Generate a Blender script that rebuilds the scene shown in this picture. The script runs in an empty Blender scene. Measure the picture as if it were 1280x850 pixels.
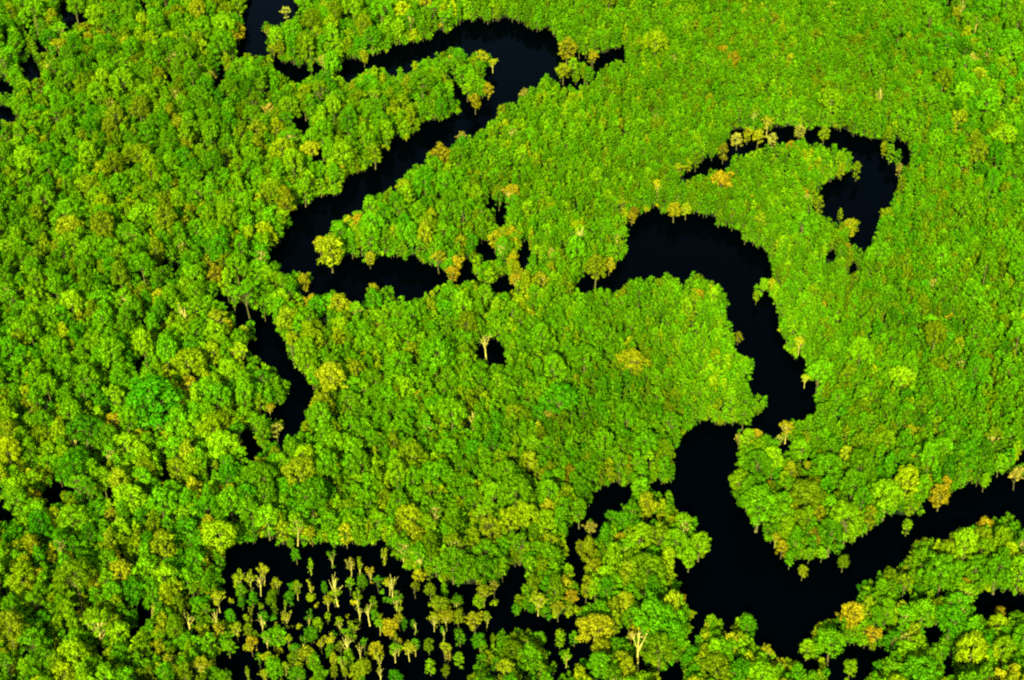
import bpy, math, random
import numpy as np
from mathutils import Vector

random.seed(11)
rng = np.random.default_rng(11)
S = bpy.context.scene
COL = S.collection

# ------------------------------------------------------------------ camera
PW, PH = 1280.0, 850.0                       # the photograph's frame
CAM_H = 600.0
DEP = math.radians(38.0)                     # look down from an aircraft
HALF = math.radians(16.0)
F = (PW / 2) / math.tan(HALF)
SD, CD = math.sin(DEP), math.cos(DEP)

cam_d = bpy.data.cameras.new('camera')
cam = bpy.data.objects.new('camera', cam_d)
COL.objects.link(cam)
cam.location = (0, 0, CAM_H)
cam.rotation_euler = (math.pi / 2 - DEP, 0, 0)
cam_d.sensor_width = 36.0
cam_d.lens = 18.0 / math.tan(HALF)
cam_d.clip_start = 1.0
cam_d.clip_end = 60000.0
S.camera = cam


def project(x, y, z):
    """point on the land -> pixel of the photograph's frame"""
    dz = z - CAM_H
    depth = y * CD - dz * SD
    up = y * SD + dz * CD
    return PW / 2 + F * x / depth, PH / 2 - F * up / depth


def ground_at(px, py, z=0.0):
    """where the sight line through a pixel meets the level z"""
    a = (px - PW / 2) / F
    b = (PH / 2 - py) / F
    dy = CD + b * SD
    dzz = -SD + b * CD
    t = (z - CAM_H) / dzz
    return a * t, dy * t


# ------------------------------------------------------------------ the plan of the river, traced
WATER = [
 # main river, upper half, with the big loop
 [(453,76),(470,70),(488,61),(505,57),(535,51),(545,42),(565,38),(575,30),(588,26),(610,30),(622,25),(642,28),(660,32),(669,40),
  (682,36),(690,40),(693,47),(697,50),(697,61),(720,66),(730,65),(742,70),(760,66),(775,60),(781,52),(782,63),(772,75),(757,75),
  (750,87),(737,100),(722,107),(710,105),(694,99),(690,90),(672,95),(670,107),(649,112),(652,122),(630,127),(621,136),(617,150),
  (601,149),(599,160),(590,170),(575,165),(567,182),(537,186),(530,195),(515,199),(510,212),(492,231),(482,240),(470,239),
  (455,245),(452,262),(437,266),(427,272),(412,276),(405,290),(395,302),(405,315),(415,327),(427,327),(435,320),(450,327),
  (462,330),(475,322),(490,321),(505,325),(520,324),(527,331),(550,335),(562,341),(577,337),(580,320),(588,328),(592,344),(615,352),(628,349),(625,332),
  (632,340),(635,350),(642,360),(625,364),(610,355),(597,349),(585,350),(570,347),(552,350),(540,359),(527,365),(520,372),
  (505,371),(492,369),(490,360),(477,355),(457,354),(456,370),(447,381),(437,372),(420,361),(402,367),(370,366),(372,357),
  (392,355),(390,337),(372,337),(352,339),(351,330),(337,322),(335,307),(347,302),(364,287),(367,275),(365,257),(380,260),
  (397,252),(402,246),(422,245),(430,227),(445,217),(467,212),(470,197),(477,191),(492,185),(487,172),(510,176),(525,162),
  (530,150),(550,152),(577,140),(579,127),(570,122),(570,105),(562,95),(556,80),(540,70),(520,75),(512,88),(497,80),(492,95),(480,83),(455,80)],
 # creek coming in at the top
 [(312,-130),(315,0),(303,12),(299,20),(307,33),(312,42),(301,48),(295,52),(295,66),(312,66),(326,71),(333,60),(330,44),(325,26),
  (333,24),(346,33),(356,22),(366,17),(380,17),(372,8),(366,0),(372,-130)],
 [(337,64),(345,80),(358,93),(368,100),(380,94),(395,92),(405,86),(403,82),(385,84),(365,86),(352,78),(346,70)],
 [(420,80),(430,100),(436,102),(444,92),(455,90),(456,75),(425,78)],
 # river, middle bend
 [(716,357),(722,352),(730,346),(750,344),(757,336),(780,327),(789,312),(780,302),(789,294),(785,277),(807,267),(822,260),(830,267),(860,269),
  (887,271),(895,281),(925,292),(932,305),(952,312),(965,330),(966,345),(952,347),(940,362),(945,372),(957,360),(967,372),
  (964,382),(974,395),(970,410),(982,427),(977,430),(987,447),(1002,445),(1007,460),(1000,467),(1014,477),(1022,480),(1021,490),
  (1016,505),(1015,517),(997,524),(980,522),(977,532),(970,545),(960,542),(952,532),(937,532),(920,537),(927,555),(920,565),
  (920,582),(909,592),(915,607),(925,620),(930,637),(940,655),(957,665),(957,675),(977,690),(976,702),(995,704),(1001,694),
  (1017,699),(1037,695),(1042,687),(1070,677),(1085,665),(1105,652),(1120,642),(1155,642),(1160,625),(1177,625),(1195,614),
  (1210,607),(1235,605),(1237,595),(1260,595),(1280,597),(1420,560),(1560,545),(1560,610),(1400,640),(1280,657),(1272,650),(1268,641),(1257,639),(1245,649),(1230,646),(1220,655),
  (1207,662),(1190,657),(1187,665),(1177,670),(1160,667),(1140,682),(1132,697),(1120,710),(1100,712),(1092,722),(1072,722),
  (1072,740),(1065,752),(1050,764),(1042,772),(1022,777),(1007,792),(1005,809),(1022,822),(1020,830),(1027,837),(1010,836),(995,822),(985,827),
  (975,817),(967,805),(942,805),(940,787),(951,776),(935,762),(912,775),(911,790),(904,787),(901,770),(890,761),(880,767),
  (877,785),(860,805),(857,797),(870,780),(870,765),(860,745),(850,737),(852,727),(842,715),(837,702),(845,697),(857,698),
  (865,703),(886,690),(887,670),(875,661),(870,650),(865,640),(850,637),(846,615),(815,613),(787,615),(785,627),(762,637),
  (757,652),(747,667),(735,695),(732,710),(727,735),(719,730),(717,710),(705,702),(710,682),(707,665),(727,647),(729,627),
  (742,617),(755,610),(775,606),(790,607),(830,605),(852,602),(842,590),(847,570),(847,550),(867,532),(887,527),(897,535),
  (915,532),(920,529),(935,525),(952,517),(962,504),(961,496),(945,494),(940,477),(930,467),(945,464),(947,454),(940,445),
  (925,442),(920,430),(922,422),(912,400),(910,387),(912,365),(900,355),(882,345),(870,339),(860,337),(852,357),(845,345),
  (832,336),(822,345),(810,341),(790,349),(775,360),(760,359),(730,359)],
 [(1267,578),(1272,566),(1290,560),(1320,570),(1300,582)],
 # oxbow pond
 [(845,222),(865,222),(870,217),(890,210),(907,207),(910,197),(952,184),(970,177),(985,174),(1002,172),(1015,176),(1037,181),(1057,182),
  (1069,192),(1065,215),(1052,221),(1030,232),(1020,240),(1032,250),(1030,257),(1012,256),(1017,262),(1037,270),(1047,280),
  (1055,270),(1072,270),(1076,280),(1065,295),(1067,307),(1085,310),(1090,290),(1100,267),(1115,250),(1122,222),(1120,210),
  (1135,200),(1140,187),(1125,178),(1097,175),(1072,171),(1047,162),(1010,161),(980,160),(965,162),(952,168),(930,160),(907,170),(910,182),
  (897,192),(877,205),(860,215)],
 [(1032,316),(1047,315),(1047,325),(1036,324)], [(1057,330),(1072,331),(1070,338),(1060,338)],
 # creek on the left
 [(240,240),(244,240),(250,290),(243,292)], [(197,300),(205,292),(210,303)], [(235,290),(241,290),(243,312),(236,312)],
 [(214,312),(222,318),(225,347),(238,362),(235,367),(222,350)], [(252,297),(262,306),(271,312),(268,325),(256,322)],
 [(262,360),(276,366),(288,376),(305,378),(312,388),(327,386),(332,384),(341,382),(341,400),(343,415),(355,422),(356,437),(365,458),
  (385,475),(392,492),(380,510),(375,537),(357,544),(350,552),(327,542),(340,536),(357,532),(355,522),(335,524),(320,517),
  (328,505),(342,515),(358,500),(364,478),(345,460),(330,452),(324,437),(304,436),(322,425),(322,402),(310,396),(297,408),(292,432),(288,425),(296,400),
  (285,382),(266,372)],
 [(400,480),(405,473),(413,476),(402,484)],
 [(292,546),(302,546),(314,535),(326,555),(307,580),(297,586),(301,566),(309,556)],
 [(195,592),(205,585),(222,590),(222,597),(198,598)], [(253,582),(262,576),(266,582),(258,586)],
 [(-40,632),(0,628),(12,626),(20,640),(10,648),(-40,650)], [(50,622),(64,610),(66,600),(74,600),(72,625),(60,630)],
 [(128,612),(150,610),(150,616),(130,618)],
 [(73,5),(86,2),(96,20),(93,34),(80,33),(77,15)], [(43,44),(54,42),(58,64),(48,68)], [(38,68),(48,76),(50,94),(38,97),(27,86)],
 [(-40,98),(0,100),(20,103),(20,112),(0,116),(-40,116)], [(-40,132),(0,133),(18,134),(20,146),(0,151),(-40,150)],
 [(99,13),(106,13),(109,34),(103,34)], [(270,85),(282,82),(282,92),(272,110),(266,112)],
 [(370,135),(378,130),(384,155),(378,165),(370,160)], [(395,190),(402,180),(405,196),(396,200)],
 [(600,428),(610,424),(630,432),(630,448),(612,455),(600,445)],
 [(595,306),(605,303),(622,312),(622,322),(604,324),(598,316)], [(580,318),(586,322),(588,342),(580,338)],
 [(650,300),(660,300),(662,310),(654,314)], [(650,312),(655,312),(656,332),(649,336)],
 [(607,247),(622,252),(635,258),(630,280),(622,282),(622,262),(608,258)],
 [(705,305),(712,307),(718,318),(708,314)], [(808,320),(820,328),(824,340),(812,336)],
 [(1003,573),(1018,570),(1010,580),(1006,590)], [(977,554),(987,552),(985,562),(976,562)],
 # flooded clearing along the bottom
 [(280,709),(290,684),(315,679),(337,674),(352,684),(370,687),(390,684),(405,679),(417,684),(442,684),(460,684),(482,680),(490,696),
  (505,709),(530,727),(570,732),(590,732),(627,732),(632,709),(655,709),(652,729),(640,752),(637,769),(660,766),(685,775),(722,772),
  (744,790),(742,802),(717,837),(700,840),(687,817),(682,795),(655,782),(617,787),(600,805),(587,827),(585,870),(300,870),(268,845),(272,817),(295,808),(300,780),(240,757),
  (280,752)],
 [(165,760),(182,750),(187,770),(168,790),(160,800)], [(225,770),(240,763),(246,775),(230,785)], [(225,737),(245,734),(242,744),(228,744)],
 [(762,800),(776,780),(790,778),(785,790)], [(797,822),(808,824),(812,838),(798,836)], [(830,832),(852,830),(850,870),(828,870)],
 [(720,735),(735,738),(737,755),(722,757)], [(744,742),(758,744),(756,750),(746,749)], [(800,645),(822,645),(820,651),(802,652)], [(836,730),(846,729),(846,735),(838,735)],
 [(1027,815),(1042,807),(1067,807),(1082,813),(1105,809),(1105,800),(1095,782),(1110,787),(1122,800),(1120,810),(1110,817),(1085,835),
  (1082,870),(1050,870),(1037,837)],
 [(1155,790),(1168,783),(1182,785),(1176,800),(1160,808)], [(1180,815),(1190,812),(1190,838),(1182,845)],
 [(1212,747),(1240,742),(1290,745),(1300,760),(1260,768),(1232,772)], [(1120,742),(1140,738),(1146,745),(1126,748)],
]
ISLES = [
 [(540,66),(560,60),(575,57),(592,66),(597,60),(609,60),(620,73),(615,80),(605,85),(605,97),(615,100),(615,117),(607,118),(604,128),(582,124),
  (587,112),(575,110),(577,100),(565,92),(556,80)],
 [(695,76),(705,73),(728,72),(738,80),(742,94),(730,98),(722,90),(712,97),(697,95)],
 [(585,308),(592,308),(600,326),(620,332),(622,343),(608,345),(592,332)],
 [(1100,182),(1112,176),(1117,184),(1127,190),(1125,196),(1110,193)], [(1064,204),(1078,202),(1080,210),(1066,214)],
 [(350,8),(364,5),(366,14),(352,17)],
 [(1056,834),(1060,828),(1064,817),(1072,822),(1074,832),(1066,840)],
 [(997,706),(1005,704),(1011,712),(1004,715)], [(1047,696),(1054,690),(1063,696),(1062,703),(1048,703)],
 [(942,362),(950,364),(950,372),(944,371)], [(1003,466),(1009,466),(1012,476),(1004,477)],
 [(318,530),(340,527),(356,530),(340,540),(325,540)], [(330,500),(342,500),(342,520),(333,514)],
 [(921,540),(927,536),(932,556),(926,556)], [(935,540),(950,534),(958,544),(950,555),(936,553)],
 [(730,655),(740,648),(745,655),(738,675),(730,690),(724,684)], [(742,628),(750,632),(748,640),(742,636)],
 [(790,600),(798,598),(803,605),(797,609)], [(832,600),(846,596),(856,602),(840,606)],
 [(691,786),(703,784),(709,796),(703,803),(692,799)], [(710,790),(724,788),(728,797),(716,802)],
 [(700,815),(712,810),(716,825),(706,836)], [(1238,755),(1243,753),(1262,763),(1258,772),(1244,770)],
 [(1130,640),(1140,645),(1142,653),(1134,655)], [(1120,644),(1128,648),(1124,653)],
]
MX0, MY0, MX1, MY1, MS = -340, -240, 1620, 1120, 1
gx = np.arange(MX0, MX1, MS) + 0.5
gy = np.arange(MY0, MY1, MS) + 0.5
MASK = np.zeros((len(gy), len(gx)), bool)


def fill(poly, value):
    p = np.array(poly, float)
    i0 = max(0, int(p[:, 0].min() - MX0)); i1 = min(len(gx), int(p[:, 0].max() - MX0) + 2)
    j0 = max(0, int(p[:, 1].min() - MY0)); j1 = min(len(gy), int(p[:, 1].max() - MY0) + 2)
    X, Y = np.meshgrid(gx[i0:i1], gy[j0:j1])
    ins = np.zeros(X.shape, bool)
    for (xa, ya), (xb, yb) in zip(poly, poly[1:] + poly[:1]):
        if ya == yb:
            continue
        c = ((ya > Y) != (yb > Y)) & (X < (xb - xa) * (Y - ya) / (yb - ya) + xa)
        ins ^= c
    MASK[j0:j1, i0:i1][ins] = value


for p in WATER: fill(p, True)
for p in ISLES: fill(p, False)
# small breaks in the rough canopy, cut as water holes standing in for shade
_gr = random.Random(3)
for _ in range(60):
    cx, cy = _gr.uniform(1120, 1450), _gr.uniform(-130, 190)
    ra, rb = _gr.uniform(1.5, 3), _gr.uniform(2.5, 6)
    fill([(cx + ra * math.cos(k), cy + rb * math.sin(k)) for k in (0, .8, 1.6, 2.4, 3.1, 3.9, 4.7, 5.5)], True)
for _ in range(520):
    cx, cy = _gr.uniform(-180, 560), _gr.uniform(-130, 980)
    if cx > 300 and 330 < cy < 690 or _gr.random() < max(0, (cx - 250) / 400):
        continue
    if math.sin(cx * .021 + 1) * math.sin(cy * .027 + .4) + _gr.uniform(-.6, .9) < 0:
        continue
    ra, rb, sl = _gr.uniform(1.6, 3.6), _gr.uniform(2.6, 7.5), _gr.uniform(-.6, .6)
    fill([(cx + ra * math.cos(k) + sl * rb * math.sin(k), cy + rb * math.sin(k)) for k in (0, .8, 1.6, 2.4, 3.1, 3.9, 4.7, 5.5)], True)


def wet(px, py):
    px, py = np.asarray(px, float), np.asarray(py, float)
    qx = px + 1.9 * np.sin(py * .43 + 1.3 * np.sin(px * .11)) + 1.3 * np.sin(py * .19 + px * .23)
    py = py + 1.8 * np.sin(px * .37 + 1.1 * np.sin(py * .13)) + 1.2 * np.sin(px * .17 - py * .21)
    px = qx
    i = np.clip((np.asarray(px) - MX0).astype(int), 0, MASK.shape[1] - 1)
    j = np.clip((np.asarray(py) - MY0).astype(int), 0, MASK.shape[0] - 1)
    return MASK[j, i]


FLOOD = [(150,745),(285,690),(340,668),(480,676),(535,725),(640,705),(665,740),(760,770),(760,880),(150,880)]


def in_poly(x, y, poly):
    c = False
    for (xa, ya), (xb, yb) in zip(poly, poly[1:] + poly[:1]):
        if (ya > y) != (yb > y) and x < (xb - xa) * (y - ya) / (yb - ya) + xa:
            c = not c
    return c


# ------------------------------------------------------------------ materials
def new_mat(name):
    m = bpy.data.materials.new(name)
    m.use_nodes = True
    nt = m.node_tree
    nt.nodes.clear()
    out = nt.nodes.new('ShaderNodeOutputMaterial')
    return m, nt, out


def leaf_material():
    m, nt, out = new_mat('foliage')
    N, L = nt.nodes.new, nt.links.new
    tint = N('ShaderNodeAttribute'); tint.attribute_type = 'INSTANCER'; tint.attribute_name = 'tint'
    var = N('ShaderNodeAttribute'); var.attribute_type = 'GEOMETRY'; var.attribute_name = 'leaf_var'
    # leaves of one crown differ: brightness and a turn to yellow
    ramp = N('ShaderNodeMapRange'); ramp.inputs['From Min'].default_value = 0; ramp.inputs['From Max'].default_value = 1
    ramp.inputs['To Min'].default_value = 0.6; ramp.inputs['To Max'].default_value = 1.35
    L(var.outputs['Fac'], ramp.inputs['Value'])
    hue = N('ShaderNodeAttribute'); hue.attribute_type = 'GEOMETRY'; hue.attribute_name = 'leaf_hue'
    hm = N('ShaderNodeMapRange'); hm.inputs['To Min'].default_value = 0.482; hm.inputs['To Max'].default_value = 0.508
    L(hue.outputs['Fac'], hm.inputs['Value'])
    hsv = N('ShaderNodeHueSaturation'); hsv.inputs['Saturation'].default_value = 1.0
    L(tint.outputs['Color'], hsv.inputs['Color']); L(ramp.outputs['Result'], hsv.inputs['Value']); L(hm.outputs['Result'], hsv.inputs['Hue'])
    d = N('ShaderNodeBsdfDiffuse'); t = N('ShaderNodeBsdfTranslucent')
    L(hsv.outputs['Color'], d.inputs['Color']); L(hsv.outputs['Color'], t.inputs['Color'])
    mx = N('ShaderNodeMixShader'); mx.inputs[0].default_value = 0.44
    L(d.outputs[0], mx.inputs[1]); L(t.outputs[0], mx.inputs[2])
    g = N('ShaderNodeBsdfGlossy'); g.inputs['Roughness'].default_value = 0.45
    g.inputs['Color'].default_value = (0.7, 0.8, 0.1, 1)
    m2 = N('ShaderNodeMixShader'); m2.inputs[0].default_value = 0.004
    L(mx.outputs[0], m2.inputs[1]); L(g.outputs[0], m2.inputs[2])
    L(m2.outputs[0], out.inputs['Surface'])
    return m


def bark_material(name, dark, light):
    m, nt, out = new_mat(name)
    N, L = nt.nodes.new, nt.links.new
    tc = N('ShaderNodeTexCoord')
    mp = N('ShaderNodeMapping'); mp.inputs['Scale'].default_value = (1.6, 1.6, 0.35)
    L(tc.outputs['Object'], mp.inputs['Vector'])
    n = N('ShaderNodeTexNoise'); n.inputs['Scale'].default_value = 1.7; n.inputs['Detail'].default_value = 4
    L(mp.outputs[0], n.inputs['Vector'])
    r = N('ShaderNodeValToRGB')
    r.color_ramp.elements[0].position = 0.3; r.color_ramp.elements[0].color = dark
    r.color_ramp.elements[1].position = 0.62; r.color_ramp.elements[1].color = light
    L(n.outputs['Fac'], r.inputs[0])
    b = N('ShaderNodeBsdfPrincipled'); b.inputs['Roughness'].default_value = 0.9
    b.inputs['Specular IOR Level'].default_value = 0.1
    L(r.outputs[0], b.inputs['Base Color']); L(b.outputs[0], out.inputs['Surface'])
    return m


def soil_material():
    m, nt, out = new_mat('forest_soil')
    N, L = nt.nodes.new, nt.links.new
    tc = N('ShaderNodeTexCoord')
    n = N('ShaderNodeTexNoise'); n.inputs['Scale'].default_value = 0.35; n.inputs['Detail'].default_value = 6
    L(tc.outputs['Object'], n.inputs['Vector'])
    r = N('ShaderNodeValToRGB')
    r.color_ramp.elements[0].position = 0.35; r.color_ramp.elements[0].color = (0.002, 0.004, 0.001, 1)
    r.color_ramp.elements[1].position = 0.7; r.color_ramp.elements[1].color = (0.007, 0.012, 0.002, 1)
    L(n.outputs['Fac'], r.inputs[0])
    b = N('ShaderNodeBsdfPrincipled'); b.inputs['Roughness'].default_value = 0.95
    b.inputs['Specular IOR Level'].default_value = 0.05
    L(r.outputs[0], b.inputs['Base Color']); L(b.outputs[0], out.inputs['Surface'])
    return m


def water_material():
    m, nt, out = new_mat('black_water')
    N, L = nt.nodes.new, nt.links.new
    b = N('ShaderNodeBsdfPrincipled')
    b.inputs['Base Color'].default_value = (0.0, 0.0002, 0.0003, 1)
    b.inputs['Roughness'].default_value = 0.06
    b.inputs['Specular IOR Level'].default_value = 0.01
    b.inputs['Specular Tint'].default_value = (0.25, 0.85, 1.0, 1)
    b.inputs['IOR'].default_value = 1.33
    tc = N('ShaderNodeTexCoord')
    n = N('ShaderNodeTexNoise'); n.inputs['Scale'].default_value = 0.08; n.inputs['Detail'].default_value = 5
    L(tc.outputs['Object'], n.inputs['Vector'])
    bp = N('ShaderNodeBump'); bp.inputs['Strength'].default_value = 0.04; bp.inputs['Distance'].default_value = 1.0
    L(n.outputs['Fac'], bp.inputs['Height']); L(bp.outputs[0], b.inputs['Normal'])
    L(b.outputs[0], out.inputs['Surface'])
    return m


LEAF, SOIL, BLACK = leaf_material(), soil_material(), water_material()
PALE = bark_material('pale_bark', (0.13, 0.12, 0.015, 1), (0.33, 0.31, 0.035, 1))
BROWN = bark_material('brown_bark', (0.028, 0.028, 0.005, 1), (0.075, 0.072, 0.012, 1))


# ------------------------------------------------------------------ land and water
def sheet(name, verts, faces, mat):
    me = bpy.data.meshes.new(name)
    me.from_pydata(verts, [], faces)
    me.materials.append(mat)
    me.update()
    o = bpy.data.objects.new(name, me)
    o['kind'] = 'structure'
    COL.objects.link(o)
    return o


def is_land(x, y):
    """land, as the banks hide it: neither its foot nor the air where low trees stand shows water"""
    a = wet(*project(x, y, np.zeros_like(x)))
    b = wet(*project(x, y, np.full_like(x, 11.0)))
    return ~(a | b)


def build_ground():
    xs = np.concatenate([[-30000, -8000, -2500, -900], np.arange(-480, 481, 4.0), [900, 2500, 8000, 30000]])
    ys = np.concatenate([[-20000, -5000, -600, 200], np.arange(400, 1441, 4.0), [1900, 3500, 9000, 40000]])
    X, Y = np.meshgrid(xs, ys)
    land = is_land(X.ravel(), Y.ravel()).reshape(X.shape).astype(float)
    land[:, :4] = 1; land[:, -4:] = 1; land[:4] = 1; land[-4:] = 1
    sm = land.copy()
    for _ in range(2):
        q = np.pad(sm, 1, mode='edge')
        sm = (q[:-2, 1:-1] + q[2:, 1:-1] + q[1:-1, :-2] + q[1:-1, 2:] + 4 * q[1:-1, 1:-1]) / 8
    Z = -3.0 + 3.6 * sm + 0.25 * np.sin(X * 0.07) * np.sin(Y * 0.05)
    nx, ny = len(xs), len(ys)
    v = np.stack([X.ravel(), Y.ravel(), Z.ravel()], 1)
    idx = np.arange(nx * ny).reshape(ny, nx)
    f = np.stack([idx[:-1, :-1].ravel(), idx[:-1, 1:].ravel(), idx[1:, 1:].ravel(), idx[1:, :-1].ravel()], 1)
    return sheet('forest_ground', v.tolist(), f.tolist(), SOIL)


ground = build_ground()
river = sheet('river_water', [(-30000, -20000, 0), (30000, -20000, 0), (30000, 40000, 0), (-30000, 40000, 0)], [(0, 1, 2, 3)], BLACK)


# ------------------------------------------------------------------ tree shapes
def tube(V, Fc, pts, radii, sides=6):
    base = len(V)
    n = len(pts)
    for i, (p, r) in enumerate(zip(pts, radii)):
        p = Vector(p)
        d = (Vector(pts[min(i + 1, n - 1)]) - Vector(pts[max(i - 1, 0)])).normalized()
        u = d.cross(Vector((0.31, 0.95, 0.05))).normalized()
        w = d.cross(u)
        for k in range(sides):
            a = 2 * math.pi * k / sides
            V.append(tuple(p + (u * math.cos(a) + w * math.sin(a)) * r))
    for i in range(n - 1):
        for k in range(sides):
            k2 = (k + 1) % sides
            Fc.append((base + i * sides + k, base + i * sides + k2, base + (i + 1) * sides + k2, base + (i + 1) * sides + k))
    Fc.append(tuple(base + (n - 1) * sides + k for k in range(sides)))


def trunk_mesh(name, H, limbs, r0, rnd, bend=0.03, bark=None):
    """tapered trunk that carries limbs; limbs = end points"""
    V, Fc = [], []
    top = H
    bx, by = rnd.uniform(-bend, bend) * H, rnd.uniform(-bend, bend) * H

    def axis(t):
        return Vector((bx * math.sin(t * 3.0), by * math.sin(t * 2.4), t * top - 0.6))
    ts = [0, 0.06, 0.3, 0.55, 0.8, 1.0]
    tube(V, Fc, [axis(t) for t in ts], [r0 * 1.6, r0 * 1.1, r0 * 0.92, r0 * 0.8, r0 * 0.6, r0 * 0.3], 7)
    for (ex, ey, ez, t0) in limbs:
        a = axis(t0)
        e = Vector((ex, ey, ez))
        mid = a.lerp(e, 0.5) + Vector((0, 0, -0.06 * (e - a).length)) + Vector((rnd.uniform(-.3, .3), rnd.uniform(-.3, .3), 0))
        rr = r0 * 0.5
        tube(V, Fc, [a, a.lerp(mid, 0.5) + Vector((0, 0, -0.1)), mid, mid.lerp(e, 0.5) + Vector((0, 0, 0.15)), e], [rr, rr * 0.85, rr * 0.68, rr * 0.5, rr * 0.25], 5)
        # forks
        for _ in range(2):
            s = mid.lerp(e, rnd.uniform(0.1, 0.6))
            q = s + (e - mid).length * 0.55 * Vector((rnd.uniform(-.8, .8), rnd.uniform(-.8, .8), rnd.uniform(.3, 1.0)))
            tube(V, Fc, [s, s.lerp(q, .5), q], [rr * 0.5, rr * 0.4, rr * 0.18], 4)
    me = bpy.data.meshes.new(name)
    me.from_pydata(V, [], Fc)
    me.materials.append(bark or BROWN)
    me.update()
    return me


def crown_mesh(name, lobes, leaf, density, g, flat=0.85, inner=True):
    """foliage: many small leaf sprays through the volume of the lobes. lobes = (x, y, z, r)"""
    P, NRM, SZ, VAR, HUE = [], [], [], [], []
    for (x, y, z, r) in lobes:
        lob_v = g.uniform(0.3, 0.72)
        lob_h = g.uniform(0.3, 0.7)
        n = int(density * 4 * math.pi * r * r / (leaf * leaf))
        n = max(n, 14)
        u = g.normal(size=(n, 3))
        u[:, 2] = u[:, 2] * 0.9 + 0.25
        u /= np.linalg.norm(u, axis=1)[:, None]
        rad = r * (0.72 + 0.34 * g.random(n) ** 0.7)
        if inner:
            k = g.random(n) < 0.15
            rad[k] *= g.uniform(0.3, 0.8, k.sum())
        p = u * rad[:, None]
        p[:, 2] *= flat
        P.append(p + np.array([x, y, z]))
        nn = u + g.normal(scale=0.24, size=(n, 3))
        nn /= np.linalg.norm(nn, axis=1)[:, None]
        NRM.append(nn)
        SZ.append(leaf * g.uniform(0.6, 1.35, n))
        VAR.append(np.clip(lob_v + g.normal(scale=0.15, size=n), 0, 1))
        HUE.append(np.clip(lob_h + g.normal(scale=0.16, size=n), 0, 1))
    P = np.concatenate(P); NRM = np.concatenate(NRM); SZ = np.concatenate(SZ); VAR = np.concatenate(VAR); HUE = np.concatenate(HUE)
    n = len(P)
    ref = g.normal(size=(n, 3))
    U = np.cross(NRM, ref); U /= np.linalg.norm(U, axis=1)[:, None]
    W = np.cross(NRM, U)
    # each spray: a bent rhombus of two triangles
    a = P + U * (SZ * 0.62)[:, None] - NRM * (SZ * 0.16)[:, None]
    c = P - U * (SZ * 0.62)[:, None] - NRM * (SZ * 0.16)[:, None]
    b = P + W * (SZ * g.uniform(.35, .6, n))[:, None]
    d = P - W * (SZ * g.uniform(.35, .6, n))[:, None]
    V = np.stack([a, b, c, d], 1).reshape(-1, 3)
    i = np.arange(n) * 4
    T = np.stack([i, i + 1, i + 3, i + 1, i + 2, i + 3], 1).reshape(-1)
    me = bpy.data.meshes.new(name)
    me.vertices.add(len(V)); me.vertices.foreach_set('co', V.ravel().astype(np.float32))
    me.loops.add(len(T)); me.loops.foreach_set('vertex_index', T.astype(np.int32))
    me.polygons.add(2 * n)
    me.polygons.foreach_set('loop_start', (np.arange(2 * n) * 3).astype(np.int32))
    for nm, arr in (('leaf_var', VAR), ('leaf_hue', HUE)):
        at = me.attributes.new(nm, 'FLOAT', 'FACE')
        at.data.foreach_set('value', np.repeat(arr, 2).astype(np.float32))
    me.materials.append(LEAF)
    me.update(calc_edges=True)
    return me


def dome_lobes(R, H, depth, n, g, rl, rough=0.14, skirt=0.35):
    """lobes over a domed crown whose top reaches H"""
    out = []
    for k in range(n):
        t = (k + 0.5) / n
        ph = k * 2.39996 + g.uniform(-.5, .5)
        el = math.acos(1 - t * (1 + skirt))              # from the top down past the rim
        rr = R - rl
        s = 1 + g.normal() * rough
        x = rr * math.sin(el) * math.cos(ph) * s
        y = rr * math.sin(el) * math.sin(ph) * s
        z = H - rl - (depth - rl) * (1 - math.cos(el)) * (1 + g.normal() * 0.10)
        out.append((x, y, z, rl * g.uniform(0.75, 1.2)))
    return out


def broad_tree(seed, R, H, depth, n, rl, leaf, dens, r0, rough=0.14, skirt=0.35):
    g = np.random.default_rng(seed); rnd = random.Random(seed)
    lobes = dome_lobes(R, H, depth, n, g, rl, rough, skirt)
    # one missing bite and one knob: no crown is round
    a = g.uniform(0, 6.28)
    lobes = [(x * (0.78 if math.cos(math.atan2(y, x) - a) > 0.75 else 1), y * (0.78 if math.cos(math.atan2(y, x) - a) > 0.75 else 1), z, r) for x, y, z, r in lobes]
    k = g.uniform(0, 6.28)
    lobes.append((R * .8 * math.cos(k), R * .8 * math.sin(k), H - depth * .55, rl * 1.2))
    cm = crown_mesh('crown', lobes, leaf, dens, g)
    limbs = []
    for j in range(5 if R > 4 else 0):
        x, y, z, r = lobes[int(g.integers(0, len(lobes)))]
        limbs.append((x * .75, y * .75, z - .2 * r, rnd.uniform(.55, .75)))
    return trunk_mesh('trunk', H - depth * .55, limbs, r0, rnd), cm


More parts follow.
